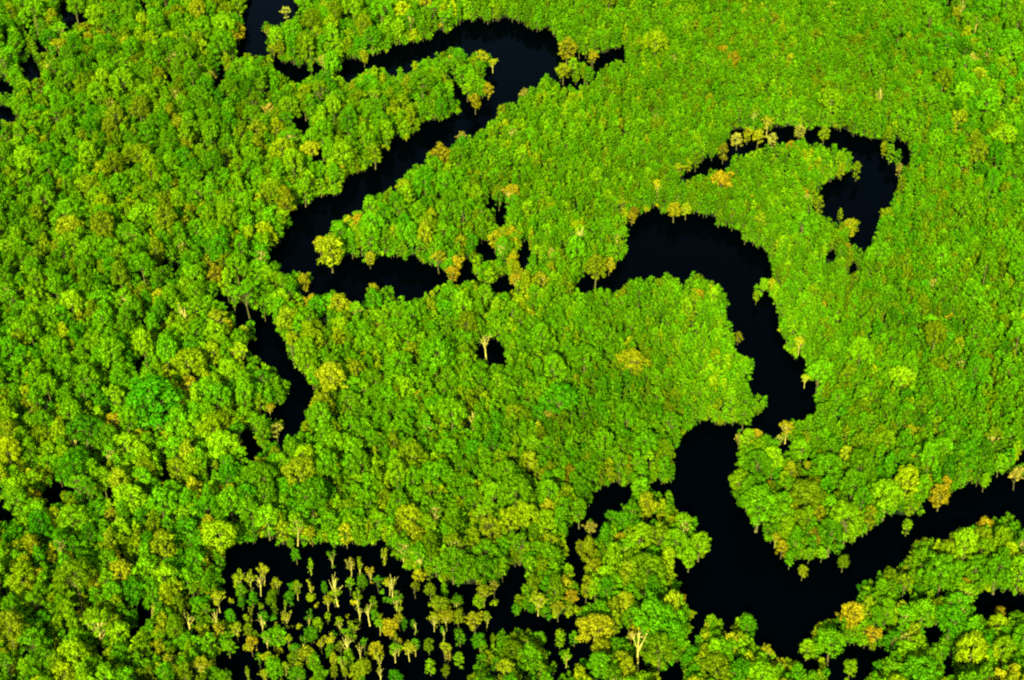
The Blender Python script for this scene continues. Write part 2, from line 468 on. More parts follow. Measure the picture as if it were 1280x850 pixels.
def open_tree(seed, R, H, n, leaf, dens, r0, fork=0.4, up=0.6, rl=1.3):
    """pale limbs spreading to separate clumps of leaves"""
    g = np.random.default_rng(seed); rnd = random.Random(seed)
    limbs, lobes = [], []
    for j in range(n):
        a = j * 2.39996 + g.uniform(-.4, .4)
        q = math.sqrt((j + .6) / n)
        x, y = R * q * math.cos(a), R * q * math.sin(a)
        z = H - (1 - up) * H * .55 * q ** 1.5 - g.uniform(0, .12) * H
        limbs.append((x, y, z - .3, fork + g.uniform(0, .35)))
        r = rl * g.uniform(.75, 1.25)
        lobes.append((x, y, z, r))
        for _ in range(2):
            lobes.append((x + g.normal() * r * .8, y + g.normal() * r * .8, z + g.uniform(-.6, .4) * r, r * g.uniform(.5, .8)))
    for _ in range(6):
        lobes.append((g.normal() * R * .3, g.normal() * R * .3, H * g.uniform(.3, .75), g.uniform(.8, 1.3)))
    cm = crown_mesh('crown', lobes, leaf, dens, g, flat=0.75)
    return trunk_mesh('trunk', H * .8, limbs, r0, rnd, .05, PALE if seed % 2 else BROWN), cm


def slender_tree(seed, R, H, leaf, dens, r0):
    """swamp tree: it forks low, tufts cling along its steep limbs, the crown is narrow and torn"""
    g = np.random.default_rng(seed); rnd = random.Random(seed)
    limbs, lobes = [], []
    n = 4 + int(g.integers(0, 4))
    low = g.uniform(.15, .4)
    for j in range(n):
        a = g.uniform(0, 6.28)
        q = g.uniform(.35, 1)
        x, y, z = R * q * math.cos(a), R * q * math.sin(a), H * g.uniform(.6, 1.0)
        limbs.append((x, y, z, low + g.uniform(0, .3)))
        lobes.append((x, y, z, g.uniform(.9, 1.7)))
        lobes.append((x * .8 + g.normal() * .6, y * .8 + g.normal() * .6, z - g.uniform(.8, 2.4), g.uniform(.6, 1.2)))
        if g.random() < .5:
            lobes.append((x * 1.2, y * 1.2, z - g.uniform(2, 5), g.uniform(.5, .9)))
    for j in range(int(g.integers(3, 10))):
        zz = g.uniform(.04, .8)
        lobes.append((g.normal() * 1.0, g.normal() * 1.0, H * zz, g.uniform(.5, 1.1)))
    cm = crown_mesh('crown', lobes, leaf, dens, g, flat=1.0)
    return trunk_mesh('trunk', H * g.uniform(.6, .9), limbs, r0, rnd, .07, PALE), cm


def snag_tree(seed, R, H, leaf, r0):
    g = np.random.default_rng(seed); rnd = random.Random(seed)
    limbs, lobes = [], []
    for j in range(6):
        a = g.uniform(0, 6.28); q = g.uniform(.6, 1)
        x, y, z = R * q * math.cos(a), R * q * math.sin(a), H * g.uniform(.7, 1.02)
        limbs.append((x, y, z, g.uniform(.4, .7)))
        if j % 3 == 0:
            lobes.append((x, y, z, g.uniform(.6, .9)))
    cm = crown_mesh('crown', lobes, leaf, .55, g)
    return trunk_mesh('trunk', H * .95, limbs, r0, rnd, .06, PALE), cm


def shrub(seed, R, H, leaf, dens):
    g = np.random.default_rng(seed); rnd = random.Random(seed)
    lobes = []
    for j in range(8):
        a = g.uniform(0, 6.28); q = math.sqrt(g.random())
        lobes.append((R * .65 * q * math.cos(a), R * .65 * q * math.sin(a), H * (1 - .45 * q) * g.uniform(.55, .85), R * g.uniform(.32, .5)))
    cm = crown_mesh('crown', lobes, leaf, dens, g)
    return trunk_mesh('trunk', H * .6, [(lobes[0][0], lobes[0][1], lobes[0][2], .4), (lobes[1][0], lobes[1][1], lobes[1][2], .4)], .12, rnd), cm


# kind -> list of (trunk mesh, crown mesh, R, H, crown depth)
KINDS = {'broad': [], 'dome': [], 'small': [], 'open': [], 'slender': [], 'snag': [], 'shrub': []}
for s in range(5):
    R, H, D = 7.6 + .5 * (s % 3), 26 + s % 3, 9.5 + (s % 2) * 2
    KINDS['broad'].append(broad_tree(100 + s, R, H, D, 48 + 6 * (s % 3), 1.9, 0.95, 0.64, .55, .17) + (R, H, D))
for s in range(7):
    R, H, D = 4.7 + .3 * (s % 3), 20 + s % 3, 9 + (s % 3)
    KINDS['dome'].append(broad_tree(200 + s, R, H, D, 28 + 4 * (s % 3), 1.6, 0.8, 0.64, .34, .24, .5) + (R, H, D))
for s in range(6):
    R, H, D = 2.9 + .2 * (s % 3), 15 + s % 3, 7.5 + (s % 3) * .8
    KINDS['small'].append(broad_tree(300 + s, R, H, D, 17 + (s % 3), 1.15, 0.7, 0.66, .22, .18, .6) + (R, H, D))
for s in range(6):
    R, H = 4.4 + .4 * (s % 3), 20 + s % 3
    KINDS['open'].append(open_tree(400 + s, R, H, 12 + s % 4, .75, .8, .3, rl=1.4) + (R + .9, H, 8))
for s in range(9):
    R, H = 2.8 + .5 * (s % 4), 15 + 1.6 * (s % 4)
    KINDS['slender'].append(slender_tree(500 + s, R, H, .65, .75, .27) + (R + .8, H, 9))
for s in range(4):
    R, H = 3.4, 20 + s
    KINDS['snag'].append(snag_tree(600 + s, R, H, .7, .4) + (R, H, 7))
for s in range(4):
    R, H = 2.3 + .3 * (s % 2), 5.5 + s % 2
    KINDS['shrub'].append(shrub(700 + s, R, H, .7, .75) + (R, H, 4))

# ------------------------------------------------------------------ colours of the kinds of leaves (reflectance)
PAL = {
 'bright': (0.052, 0.170, 0.0006), 'lime': (0.086, 0.204, 0.0008), 'green': (0.030, 0.140, 0.0006), 'emerald': (0.022, 0.124, 0.0006),
 'deep': (0.020, 0.092, 0.0005), 'olive': (0.064, 0.122, 0.0006), 'moss': (0.042, 0.136, 0.0006), 'yellowgreen': (0.120, 0.196, 0.0007),
 'gold': (0.172, 0.178, 0.002), 'orange': (0.162, 0.150, 0.002), 'tan': (0.180, 0.184, 0.012), 'rust': (0.108, 0.108, 0.002),
 'yellow': (0.168, 0.208, 0.002), 'olivegold': (0.106, 0.150, 0.0012),
}
_ph = rng.uniform(0, 6.28, (8, 2)); _fr = rng.normal(scale=1.0, size=(8, 2))


def wob(x, y, scale):
    s = 0
    for k in range(8):
        s += math.sin((_fr[k, 0] * x + _fr[k, 1] * y) / scale * 3 + _ph[k, 0])
    return s / 4


def sstep(a, b, x):
    t = min(1, max(0, (x - a) / (b - a)))
    return t * t * (3 - 2 * t)


def smooth_zone(px, py):
    """the even carpet of crowns beyond the river, on the right"""
    w = sstep(520, 760, px + (330 - py) * .35) * (1 - sstep(480, 640, py - (px - 900) * .12))
    w *= 1 - .75 * sstep(1110, 1200, px - .3 * max(0, py - 60)) * (1 - sstep(190, 270, py))
    w *= 1 - .35 * sstep(1050, 1200, px) * sstep(280, 380, py)
    return max(w, .62 * sstep(360, 480, px) * (1 - sstep(720, 860, px)) * sstep(370, 420, py) * (1 - sstep(600, 700, py)))


def leaf_kind(px, py, x, y, rnd):
    z = smooth_zone(px, py)
    u = rnd.random() * .7 + .3 * (0.5 + .5 * wob(x, y, 60)) + .16 * sstep(930, 1120, px) * (1 - sstep(560, 640, py))
    if rnd.random() < z:
        table = [('yellowgreen', .10), ('lime', .24), ('bright', .54), ('moss', .80), ('olive', .92), ('green', 1.05), ('deep', 9)]
    else:
        table = [('yellow', .025), ('yellowgreen', .12), ('lime', .30), ('bright', .55), ('moss', .69), ('olivegold', .71), ('olive', .76), ('green', .94), ('emerald', .965), ('deep', 9)]  # yellow and olivegold shares put sunlit highlights into the leaf colour
    low = sstep(540, 680, py)
    if rnd.random() < .15 * low + .035 * (1 - z) + .015:
        return rnd.choice(['olivegold', 'yellow', 'olive', 'yellowgreen', 'yellowgreen', 'olivegold'])
    for nm, lim in table:
        if u < lim:
            return nm
    return table[-1][0]


# ------------------------------------------------------------------ planting
TREES = []            # dict(kind, var, x, y, s, sz, rot, leaf, R, H)
CELL = 8.0
GRID = {}
COVER = np.zeros_like(MASK)


def sample_px(x, y, H, R, D):
    """pixels of the crown's outline and of the foot"""
    zc = H - D * .5
    q = [(0, 0, H - .4), (-R * .9, 0, zc), (R * .9, 0, zc), (-R * .6, 0, H - .22 * D), (R * .6, 0, H - .22 * D), (0, -R * .55, H - D * .9), (-R * .6, 0, H - D * .8), (R * .6, 0, H - D * .8)]
    return [project(x + a, y + b, c) for a, b, c in q]


def fits(x, y, H, R, D, foot=True, slack=0):
    w = sum(bool(wet(px, py)) for px, py in sample_px(x, y, H, R, D))
    if w > slack:
        return False
    if foot:
        px, py = project(x, y, 0.0)
        if wet(px, py):
            return False
        px, py = project(x, y, H * .35)
        if wet(px, py):
            return False
    return True


def crowded(x, y, R, H, k):
    i, j = int(x // CELL), int(y // CELL)
    for a in range(i - 2, i + 3):
        for b in range(j - 2, j + 3):
            for t in GRID.get((a, b), ()):
                d2 = (x - t['x']) ** 2 + (y - t['y']) ** 2
                m = k * (R + t['R'])
                if d2 < m * m:
                    return True
    return False


def plant(kind, x, y, s, leaf, sz=None, var=None, hand=None):
    lib = KINDS[kind]
    v = random.randrange(len(lib)) if var is None else var % len(lib)
    _, _, R, H, D = lib[v]
    sz = s if sz is None else sz
    t = dict(kind=kind, var=v, x=x, y=y, s=s, sz=sz, rot=random.uniform(0, 6.283), leaf=leaf, R=R * s, H=H * sz, D=D * sz, hand=hand)
    c = np.array(PAL[leaf]) * random.uniform(.82, 1.22)
    c[0] *= random.uniform(.85, 1.18)
    c *= 1 + .12 * wob(x, y, 150) + .07 * wob(y, x, 45)
    t['asp'] = random.uniform(.82, 1.2)
    t['tint'] = tuple(c)
    t['px'], t['py'] = project(x, y, t['H'] - t['D'] * .45)
    depth = y * CD + (CAM_H - t['H']) * SD
    t['pr'] = F * t['R'] / depth
    TREES.append(t)
    GRID.setdefault((int(x // CELL), int(y // CELL)), []).append(t)
    # what it covers in the picture
    rx = t['pr'] * .85
    ry = F * (t['D'] * .5 * CD + t['R'] * SD * .8) / depth * .85
    if kind in ('snag', 'slender'):
        rx *= .5; ry *= .6
    i0, i1 = int(t['px'] - rx - MX0), int(t['px'] + rx - MX0) + 1
    j0, j1 = int(t['py'] - ry - MY0), int(t['py'] + ry - MY0) + 1
    if i1 > 0 and j1 > 0 and i0 < MASK.shape[1] and j0 < MASK.shape[0]:
        i0, j0 = max(i0, 0), max(j0, 0)
        X, Y = np.meshgrid(gx[i0:i1], gy[j0:j1])
        COVER[j0:j1, i0:i1] |= ((X - t['px']) / rx) ** 2 + ((Y - t['py']) / ry) ** 2 < 1
    return t


def plant_px(kind, px, py, pr, leaf, tall=1.0, hand='x'):
    """a tree whose crown centre stands at a pixel, with a crown radius in pixels"""
    lib = KINDS[kind]
    v = random.randrange(len(lib))
    _, _, R, H, D = lib[v]
    depth0 = CAM_H / SD
    s = 1.0
    for _ in range(4):
        sz = (s * .45 + .55 if hand == 'flood' else s * .6 + .32 if kind == 'broad' else s * .75 + .12) * tall
        zc = (H - D * .45) * sz
        x, y = ground_at(px, py, zc)
        depth = y * CD + (CAM_H - zc) * SD
        s = pr * (.97 if kind == 'broad' else .84) * depth / F / R
    return plant(kind, x, y, s, leaf, sz, v, hand)


HAND = [
 # kind, px, py, crown radius px, leaf
 ('open',72,53,13,'olivegold'),('open',66,78,13,'tan'),('dome',110,45,10,'orange'),('dome',124,43,9,'gold'),('open',47,103,11,'orange'),
 ('open',57,40,7,'yellowgreen'),('dome',297,34,10,'orange'),('open',262,94,11,'tan'),('dome',222,152,14,'olivegold'),('open',270,62,8,'tan'),('snag',245,88,8,'tan'),
 ('open',357,12,8,'tan'),('open',336,36,9,'olivegold'),('open',341,58,9,'yellow'),('dome',435,50,9,'olivegold'),('open',405,73,9,'tan'),
 ('dome',537,108,8,'tan'),('open',335,134,11,'tan'),('open',297,165,9,'yellow'),('dome',455,66,8,'yellow'),('open',407,10,9,'gold'),('open',310,70,8,'yellowgreen'),
 ('dome',573,66,12,'green'),('dome',578,88,11,'bright'),('dome',592,98,11,'bright'),('dome',584,107,9,'lime'),('open',602,68,12,'yellow'),('open',616,76,7,'yellow'),('open',564,72,8,'yellow'),('dome',610,107,8,'gold'),('dome',594,121,10,'orange'),
 ('dome',709,54,14,'orange'),('dome',704,84,10,'olivegold'),('dome',717,76,8,'lime'),('dome',720,92,6,'lime'),('dome',735,88,9,'bright'),('open',742,68,9,'gold'),('small',740,66,7,'olivegold'),
 ('open',655,115,9,'tan'),('open',577,168,8,'tan'),('dome',550,188,16,'orange'),('dome',628,136,9,'olivegold'),('open',660,178,8,'orange'),('dome',797,55,8,'olivegold'),
 ('small',905,183,9,'rust'),('dome',922,170,8,'tan'),('small',935,163,7,'yellow'),('dome',948,166,9,'gold'),('open',960,150,11,'gold'),('small',966,170,7,'tan'),('dome',903,220,16,'orange'),
 ('dome',1003,237,9,'orange'),('open',1010,246,8,'tan'),('small',1025,250,9,'olivegold'),('dome',1062,279,13,'gold'),('dome',1059,308,9,'orange'),('small',1100,308,7,'rust'),
 ('dome',843,257,10,'gold'),('dome',858,257,8,'yellow'),('open',848,208,11,'olivegold'),('dome',940,247,7,'gold'),('dome',1000,160,8,'tan'),('dome',990,180,9,'orange'),('dome',1031,163,8,'olivegold'),
 ('small',1114,186,8,'lime'),('small',1105,182,6,'olivegold'),('small',1123,191,7,'moss'),('small',1072,207,8,'olive'),('small',1125,207,6,'tan'),('small',1051,264,5,'olive'),('dome',1053,208,8,'olivegold'),('dome',1028,206,7,'olivegold'),
 ('open',475,262,11,'orange'),('dome',447,273,11,'orange'),('dome',413,304,20,'olivegold'),('dome',425,284,15,'bright'),('dome',400,300,10,'gold'),('open',548,318,13,'gold'),('dome',571,324,10,'gold'),('dome',566,336,9,'orange'),
 ('dome',380,346,10,'gold'),('dome',467,360,11,'orange'),('open',388,374,13,'gold'),('dome',358,392,17,'olivegold'),('dome',424,374,14,'olivegold'),('dome',462,319,8,'gold'),('open',525,280,8,'yellow'),('dome',575,298,11,'olivegold'),
 ('open',640,237,14,'gold'),('open',625,236,10,'olivegold'),('dome',619,294,11,'yellow'),('dome',641,290,12,'gold'),('dome',641,323,9,'gold'),('open',645,347,12,'orange'),('open',676,346,13,'orange'),('dome',690,315,10,'tan'),
 ('broad',745,326,16,'olivegold'),('dome',762,326,9,'gold'),('dome',606,334,12,'bright'),('small',596,326,9,'lime'),('small',612,338,9,'lime'),('dome',792,262,8,'rust'),('dome',872,367,10,'orange'),('open',822,230,11,'yellow'),
 ('dome',720,280,10,'yellowgreen'),('snag',726,290,9,'yellow'),('open',690,258,9,'yellow'),('dome',685,250,11,'lime'),('open',730,228,8,'yellow'),('dome',790,268,6,'orange'),
 ('broad',790,445,18,'olivegold'),('dome',841,450,10,'olivegold'),('dome',660,570,14,'yellow'),('open',688,515,12,'tan'),('dome',640,512,15,'olivegold'),('snag',608,425,9,'tan'),('open',700,452,10,'olivegold'),('dome',515,435,14,'olivegold'),
 ('dome',505,480,17,'lime'),('broad',545,435,26,'bright'),('broad',500,450,22,'bright'),('dome',470,408,8,'tan'),('broad',700,490,23,'green'),('open',525,492,11,'yellow'),('dome',473,470,9,'yellow'),
 ('open',658,505,9,'tan'),('snag',590,516,9,'yellow'),('broad',730,440,20,'bright'),
 ('open',945,543,13,'orange'),('open',924,546,8,'tan'),('open',984,532,13,'orange'),('open',974,548,9,'tan'),('dome',923,418,6,'rust'),('dome',895,442,12,'yellowgreen'),('dome',932,456,13,'bright'),
 ('open',1007,471,7,'yellow'),('dome',946,367,6,'olive'),('dome',955,352,7,'lime'),('dome',966,352,7,'yellow'),('open',1000,425,10,'yellow'),('dome',1032,401,8,'orange'),
 ('dome',712,588,13,'orange'),('dome',775,672,12,'gold'),('open',739,657,11,'tan'),('open',725,680,8,'olivegold'),('dome',742,705,13,'olivegold'),('dome',738,725,11,'olivegold'),('dome',780,747,16,'yellow'),('open',700,727,16,'gold'),
 ('open',673,747,14,'yellow'),('open',698,757,12,'gold'),('open',715,743,12,'orange'),('broad',745,777,23,'gold'),('dome',750,800,12,'orange'),('dome',851,746,9,'orange'),('snag',800,795,16,'yellow'),('open',790,793,8,'tan'),
 ('dome',668,805,9,'rust'),('broad',820,765,33,'green'),('broad',840,785,22,'green'),('broad',845,672,20,'lime'),('broad',875,673,14,'lime'),('dome',862,690,14,'lime'),('broad',810,705,26,'olive'),('dome',830,660,14,'olive'),
 ('dome',1177,612,15,'orange'),('dome',1182,600,9,'orange'),('dome',1148,681,9,'gold'),('dome',1155,677,8,'yellow'),('dome',1232,654,13,'orange'),('open',1206,728,13,'orange'),('broad',1068,762,17,'gold'),('dome',1058,764,10,'orange'),
 ('open',1092,789,14,'orange'),('open',1108,760,9,'tan'),('dome',1250,762,9,'rust'),('dome',978,680,10,'gold'),('open',970,670,8,'yellow'),('dome',1021,665,11,'rust'),('open',1130,797,13,'tan'),('dome',1145,785,12,'olivegold'),
 ('dome',1004,710,8,'olivegold'),('dome',1055,698,9,'olive'),('dome',988,694,9,'bright'),('dome',1012,689,8,'lime'),('dome',1028,687,8,'lime'),('open',1272,590,13,'tan'),('dome',1232,597,9,'lime'),
 ('open',958,812,12,'gold'),('open',975,828,12,'orange'),('dome',996,832,11,'yellow'),('dome',925,795,11,'olivegold'),('dome',935,776,14,'green'),('dome',890,775,11,'lime'),('dome',895,795,14,'moss'),('broad',895,828,22,'olive'),
 ('broad',925,835,18,'green'),('dome',865,815,13,'emerald'),('small',1064,830,11,'lime'),('broad',1040,795,20,'bright'),('dome',1010,805,12,'lime'),('dome',1118,795,14,'emerald'),('broad',1150,833,26,'green'),('broad',1180,708,28,'moss'),
 ('dome',1103,730,13,'bright'),('dome',1110,755,16,'bright'),('open',1160,755,11,'yellow'),('dome',1125,720,10,'olive'),('small',1135,653,8,'lime'),('dome',1260,648,11,'moss'),('small',1137,700,9,'olive'),('broad',1250,705,22,'moss'),
 ('broad',1060,640,24,'lime'),('broad',950,620,26,'bright'),('broad',1010,610,24,'olive'),('dome',985,655,16,'lime'),('broad',1040,660,20,'moss'),('dome',925,595,15,'lime'),('broad',1110,610,22,'lime'),('open',1013,580,9,'yellow'),('dome',962,605,8,'orange'),
 ('broad',190,487,36,'emerald'),('broad',175,500,24,'emerald'),('open',236,478,16,'gold'),('open',142,523,16,'gold'),('dome',238,433,18,'deep'),('broad',105,530,24,'deep'),('open',337,508,8,'orange'),('open',345,534,10,'tan'),
 ('dome',290,551,15,'rust'),('open',245,563,9,'gold'),('dome',287,612,13,'orange'),('dome',275,610,9,'gold'),('open',137,640,11,'yellow'),('open',150,652,13,'tan'),('open',43,617,10,'orange'),('dome',268,338,15,'orange'),
 ('dome',284,402,8,'gold'),('open',200,420,9,'tan'),('snag',230,386,10,'yellow'),('dome',245,300,10,'green'),('broad',274,660,23,'yellowgreen'),('dome',232,655,20,'emerald'),('open',195,670,14,'yellow'),('dome',180,705,18,'lime'),
 ('dome',213,705,16,'green'),('dome',166,730,18,'emerald'),('dome',165,768,10,'emerald'),('dome',52,770,14,'emerald'),('dome',60,800,10,'emerald'),('dome',88,640,22,'lime'),('open',105,650,16,'lime'),('dome',43,715,12,'gold'),
 ('dome',30,700,14,'yellowgreen'),('dome',100,692,14,'deep'),('dome',40,595,14,'lime'),('dome',105,430,14,'bright'),('broad',298,420,15,'bright'),('dome',275,425,16,'lime'),('dome',280,495,14,'bright'),('dome',303,470,16,'moss'),
 ('snag',90,540,12,'tan'),('dome',20,520,14,'moss'),('open',35,545,10,'yellow'),('snag',40,510,8,'tan'),('dome',918,70,12,'orange'),('dome',905,62,10,'orange'),('small',886,52,6,'rust'),('dome',905,78,7,'gold'),('dome',1148,91,7,'orange'),
 ('open',1215,72,13,'tan'),('open',1225,90,13,'yellow'),('dome',1250,160,17,'olive'),('broad',1256,162,16,'lime'),('dome',1208,215,7,'rust'),('open',1042,6,11,'yellow'),('snag',1100,112,8,'yellow'),('broad',1040,118,16,'lime'),('open',930,15,9,'yellow'),
 ('open',1153,330,9,'yellow'),('open',1168,352,9,'tan'),('open',1190,395,9,'orange'),('dome',1133,476,8,'orange'),('dome',1240,346,7,'rust'),('open',1198,310,8,'yellow'),('broad',1130,465,16,'lime'),('dome',1120,456,12,'bright'),
 ('dome',1140,535,10,'yellow'),('broad',1110,545,14,'lime'),('dome',1240,447,7,'rust'),('dome',1030,380,7,'orange'),('open',1018,360,9,'yellow'),
]
FLOODED = [
 # trees that stand in the dark water of the clearing
 ('slender',299,722,12,'yellowgreen'),('slender',312,722,9,'yellow'),('slender',328,712,11,'yellow'),('slender',346,724,9,'yellowgreen'),('slender',388,730,7,'yellow'),('slender',414,692,9,'moss'),('snag',420,726,12,'yellow'),
 ('slender',438,704,9,'tan'),('slender',449,706,8,'olivegold'),('slender',462,712,8,'gold'),('slender',480,692,6,'yellowgreen'),('slender',447,744,9,'yellowgreen'),('snag',489,727,9,'orange'),('dome',523,716,9,'yellow'),
 ('slender',495,745,11,'moss'),('slender',498,756,8,'yellowgreen'),('dome',487,779,13,'gold'),('open',548,752,15,'olivegold'),('open',558,768,13,'gold'),('open',542,770,9,'yellow'),('open',592,772,15,'gold'),('open',605,738,14,'olivegold'),('open',618,730,8,'tan'),
 ('dome',470,807,11,'gold'),('slender',497,802,9,'orange'),('open',511,808,10,'gold'),('slender',441,785,10,'yellowgreen'),('slender',412,800,10,'yellow'),('snag',432,800,10,'yellow'),('small',536,803,8,'olive'),('small',574,820,9,'lime'),
 ('small',538,829,9,'lime'),('small',557,834,7,'olive'),('small',575,792,10,'moss'),('dome',600,797,11,'green'),('slender',518,780,7,'moss'),('small',468,765,7,'green'),('dome',450,832,17,'olivegold'),('dome',494,842,11,'emerald'),
 ('dome',347,790,14,'bright'),('slender',330,768,11,'green'),('slender',358,770,9,'yellow'),('slender',385,765,10,'green'),('dome',388,788,10,'green'),('dome',392,822,11,'bright'),('open',382,815,14,'olivegold'),('dome',342,832,15,'bright'),
 ('open',334,820,11,'yellowgreen'),('dome',400,838,12,'bright'),('dome',370,838,12,'moss'),('open',272,786,12,'orange'),('open',250,828,16,'gold'),('dome',266,838,12,'moss'),('open',295,783,10,'yellow'),('open',314,800,12,'gold'),('dome',285,805,10,'moss'),
 ('dome',230,798,13,'bright'),('slender',228,776,9,'yellow'),('open',272,745,12,'yellow'),('dome',250,750,12,'green'),('dome',222,752,14,'olive'),('open',200,785,12,'olivegold'),('slender',190,762,10,'yellowgreen'),('slender',213,825,12,'yellow'),
 ('slender',205,835,12,'yellowgreen'),('slender',428,822,9,'lime'),('small',436,820,8,'lime'),('small',560,815,6,'tan'),('small',505,775,6,'green'),('dome',370,690,7,'green'),('slender',388,706,6,'lime'),('dome',365,732,6,'emerald'),
 ('open',655,800,13,'olive'),('broad',642,810,17,'olive'),('dome',675,795,11,'bright'),('small',700,795,9,'lime'),('small',718,793,8,'moss'),('slender',708,820,8,'lime'),
 ('dome',277,845,14,'moss'),('slender',285,842,6,'olive'),('slender',310,840,7,'olive'),
]
for row in HAND:
    plant_px(*row)
_fr2 = random.Random(5)
_fr3 = []
for _ in range(900):
    px, py = _fr2.uniform(200, 650), _fr2.uniform(722, 850)
    if not in_poly(px, py, FLOOD) or not wet(px, py) or wob(px * 1.3, py * 2.2, 40) < _fr2.uniform(-.9, .2) or any((px - a) ** 2 + 2 * (py - b) ** 2 < 13 ** 2 for a, b in _fr3) or 268 < px < 322 and py > 808 or 478 < px < 590 and py > 812 or 500 < px < 540 and 735 < py < 800 or 620 < px and py < 772 or (px < 480 and py < 735 and _fr2.random() < .45) or (px > 560 and py > 770 and px < 650):
        continue
    _fr3.append((px, py))
    FLOODED.append((_fr2.choice(['shrub', 'shrub', 'small', 'slender', 'open', 'open', 'open', 'dome', 'snag']), px, py, _fr2.uniform(4.5, 10), _fr2.choice(['moss', 'green', 'olive', 'bright', 'yellowgreen', 'olivegold', 'yellow', 'lime'])))
for row in FLOODED:
    plant_px(*row, tall={'dome': .68, 'small': .7, 'open': .74}.get(row[0], .8), hand='flood')

# fringe past the picture: the forest goes on
X_LIM = 470


def candidates(n):
    x = rng.uniform(-X_LIM, X_LIM, n)
    y = rng.uniform(455, 1400, n)
    px, py = project(x, y, 12.0)
    ok = (px > -190) & (px < 1470) & (py > -140) & (py < 985)
    return x[ok], y[ok], px[ok], py[ok]


# narrow water that leaves half cover
OVERGROWN = [(190, 230, 345, 400), (290, 540, 330, 590), (315, 490, 370, 545), (700, 598, 800, 740), (890, 155, 975, 200)]


def wave(n, pick, foot=True):
    X, Y, PX, PY = candidates(n)
    for x, y, px, py in zip(X, Y, PX, PY):
        c = pick(px, py, smooth_zone(px, py))
        if c is None:
            continue
        kind, s, sz, k = c
        lib = KINDS[kind]
        v = random.randrange(len(lib))
        _, _, R, H, D = lib[v]
        R, H, D = R * s, H * sz, D * sz
        if crowded(x, y, R, H, k):
            continue
        slack = 2 if kind != 'broad' and any(a < px < c and b < py < d for a, b, c, d in OVERGROWN) and random.random() < .28 else 0
        if not fits(x, y, H, R, D, foot and not slack, slack):
            continue
        if in_poly(px, py, FLOOD) and random.random() < .6:
            continue
        plant(kind, x, y, s, leaf_kind(px, py, x, y, random), sz, v)


def big(px, py, z):
    if random.random() < z * .93:
        return None
    return 'broad', random.uniform(.6, 1.0), random.uniform(.82, 1.15), .70


def mid(px, py, z):
    if random.random() < z * .7:
        return None
    s = random.uniform(.7, 1.15) * (1 - .25 * z)
    return ('open' if random.random() < .10 * (1 - z) + .02 + .10 * sstep(540, 680, py) else 'dome'), s, random.uniform(.74, 1.2) * (1 - z) + z * random.uniform(.78, .86), .61


def little(px, py, z):
    s = random.uniform(.75, 1.2) * (1 - .2 * z)
    return 'small', s, (random.uniform(.72, 1.2) if random.random() > z else random.uniform(.97, 1.05)), .58 - .1 * z


def fringe(px, py, z):
    return 'small', random.uniform(.55, .85), random.uniform(.4, .7), .5


wave(2600, big)
wave(26000, mid)
wave(80000, little)
wave(26000, fringe)

# gaps that are neither river nor crown get low trees, most of all along the banks
for py in range(-130, 985, 4):
    for px in range(-180, 1460, 4):
        if wet(px, py):
            continue
        j, i = py - MY0, px - MX0
        if COVER[j, i]:
            continue
        if in_poly(px, py, FLOOD) and random.random() < .5:
            continue
        near = MASK[max(0, j - 22):j + 22, max(0, i - 14):i + 14].any()
        if not near and random.random() < .8 * (1 - smooth_zone(px, py)):
            continue
        kind = 'small' if random.random() < .6 else 'shrub'
        s = random.uniform(.5, .85) if kind == 'small' else random.uniform(.8, 1.2)
        sz = random.uniform(.5, .8) if kind == 'small' else s
        lib = KINDS[kind]; v = random.randrange(len(lib))
        _, _, R, H, D = lib[v]
        x, y = ground_at(px, py, H * sz - D * sz * .45)
        if fits(x, y, H * sz, R * s, D * sz, True, 1):
            plant(kind, x, y, s, leaf_kind(px, py, x, y, random), sz, v)

# bushes that hang over the water along the far banks
for py in range(-120, 960, 2):
    for px in range(-180, 1460, 3):
        if wet(px, py) or not wet(px, py + 3) or in_poly(px, py + 6, FLOOD) and random.random() < .5:
            continue
        kind = 'shrub' if random.random() < .7 else 'small'
        s = random.uniform(.7, 1.25) if kind == 'shrub' else random.uniform(.5, .7)
        sz = s if kind == 'shrub' else random.uniform(.35, .55)
        lib = KINDS[kind]; v = random.randrange(len(lib))
        _, _, R, H, D = lib[v]
        x, y = ground_at(px, py - random.uniform(0, 4), .8)
        if crowded(x, y, R * s, H, .33):
            continue
        w = sum(bool(wet(*project(x + a * R * s, y, c * H * sz))) for a, c in ((-.6, .6), (.6, .6), (0, .95), (0, .6)))
        if w == 0:
            plant(kind, x, y, s, leaf_kind(px, py, x, y, random), sz, v)

# ------------------------------------------------------------------ the trees that show largest are objects of their own; the rest of the wood is one mass
inside = lambda t: -4 < t['px'] < 1284 and -4 < t['py'] < 852
WARM = {'gold', 'orange', 'tan', 'rust', 'yellow', 'olivegold'}


def sort_of(t):
    if t['kind'] == 'shrub':
        return 'swamp_bush'
    if t['kind'] == 'snag':
        return 'bare_tree'
    if t['hand'] == 'flood':
        return 'swamp_tree'
    return 'golden_tree' if t['leaf'] in WARM else 'rainforest_tree'


own = [t for t in TREES if t['hand'] and inside(t)]
n_green = sum(1 for t in own if sort_of(t) == 'rainforest_tree')
rest = sorted([t for t in TREES if not t['hand'] and inside(t) and t['kind'] in ('broad', 'dome')], key=lambda t: -t['pr'])
own += rest[:max(0, 298 - n_green)]
own_ids = {id(t) for t in own}
mass = [t for t in TREES if id(t) not in own_ids]

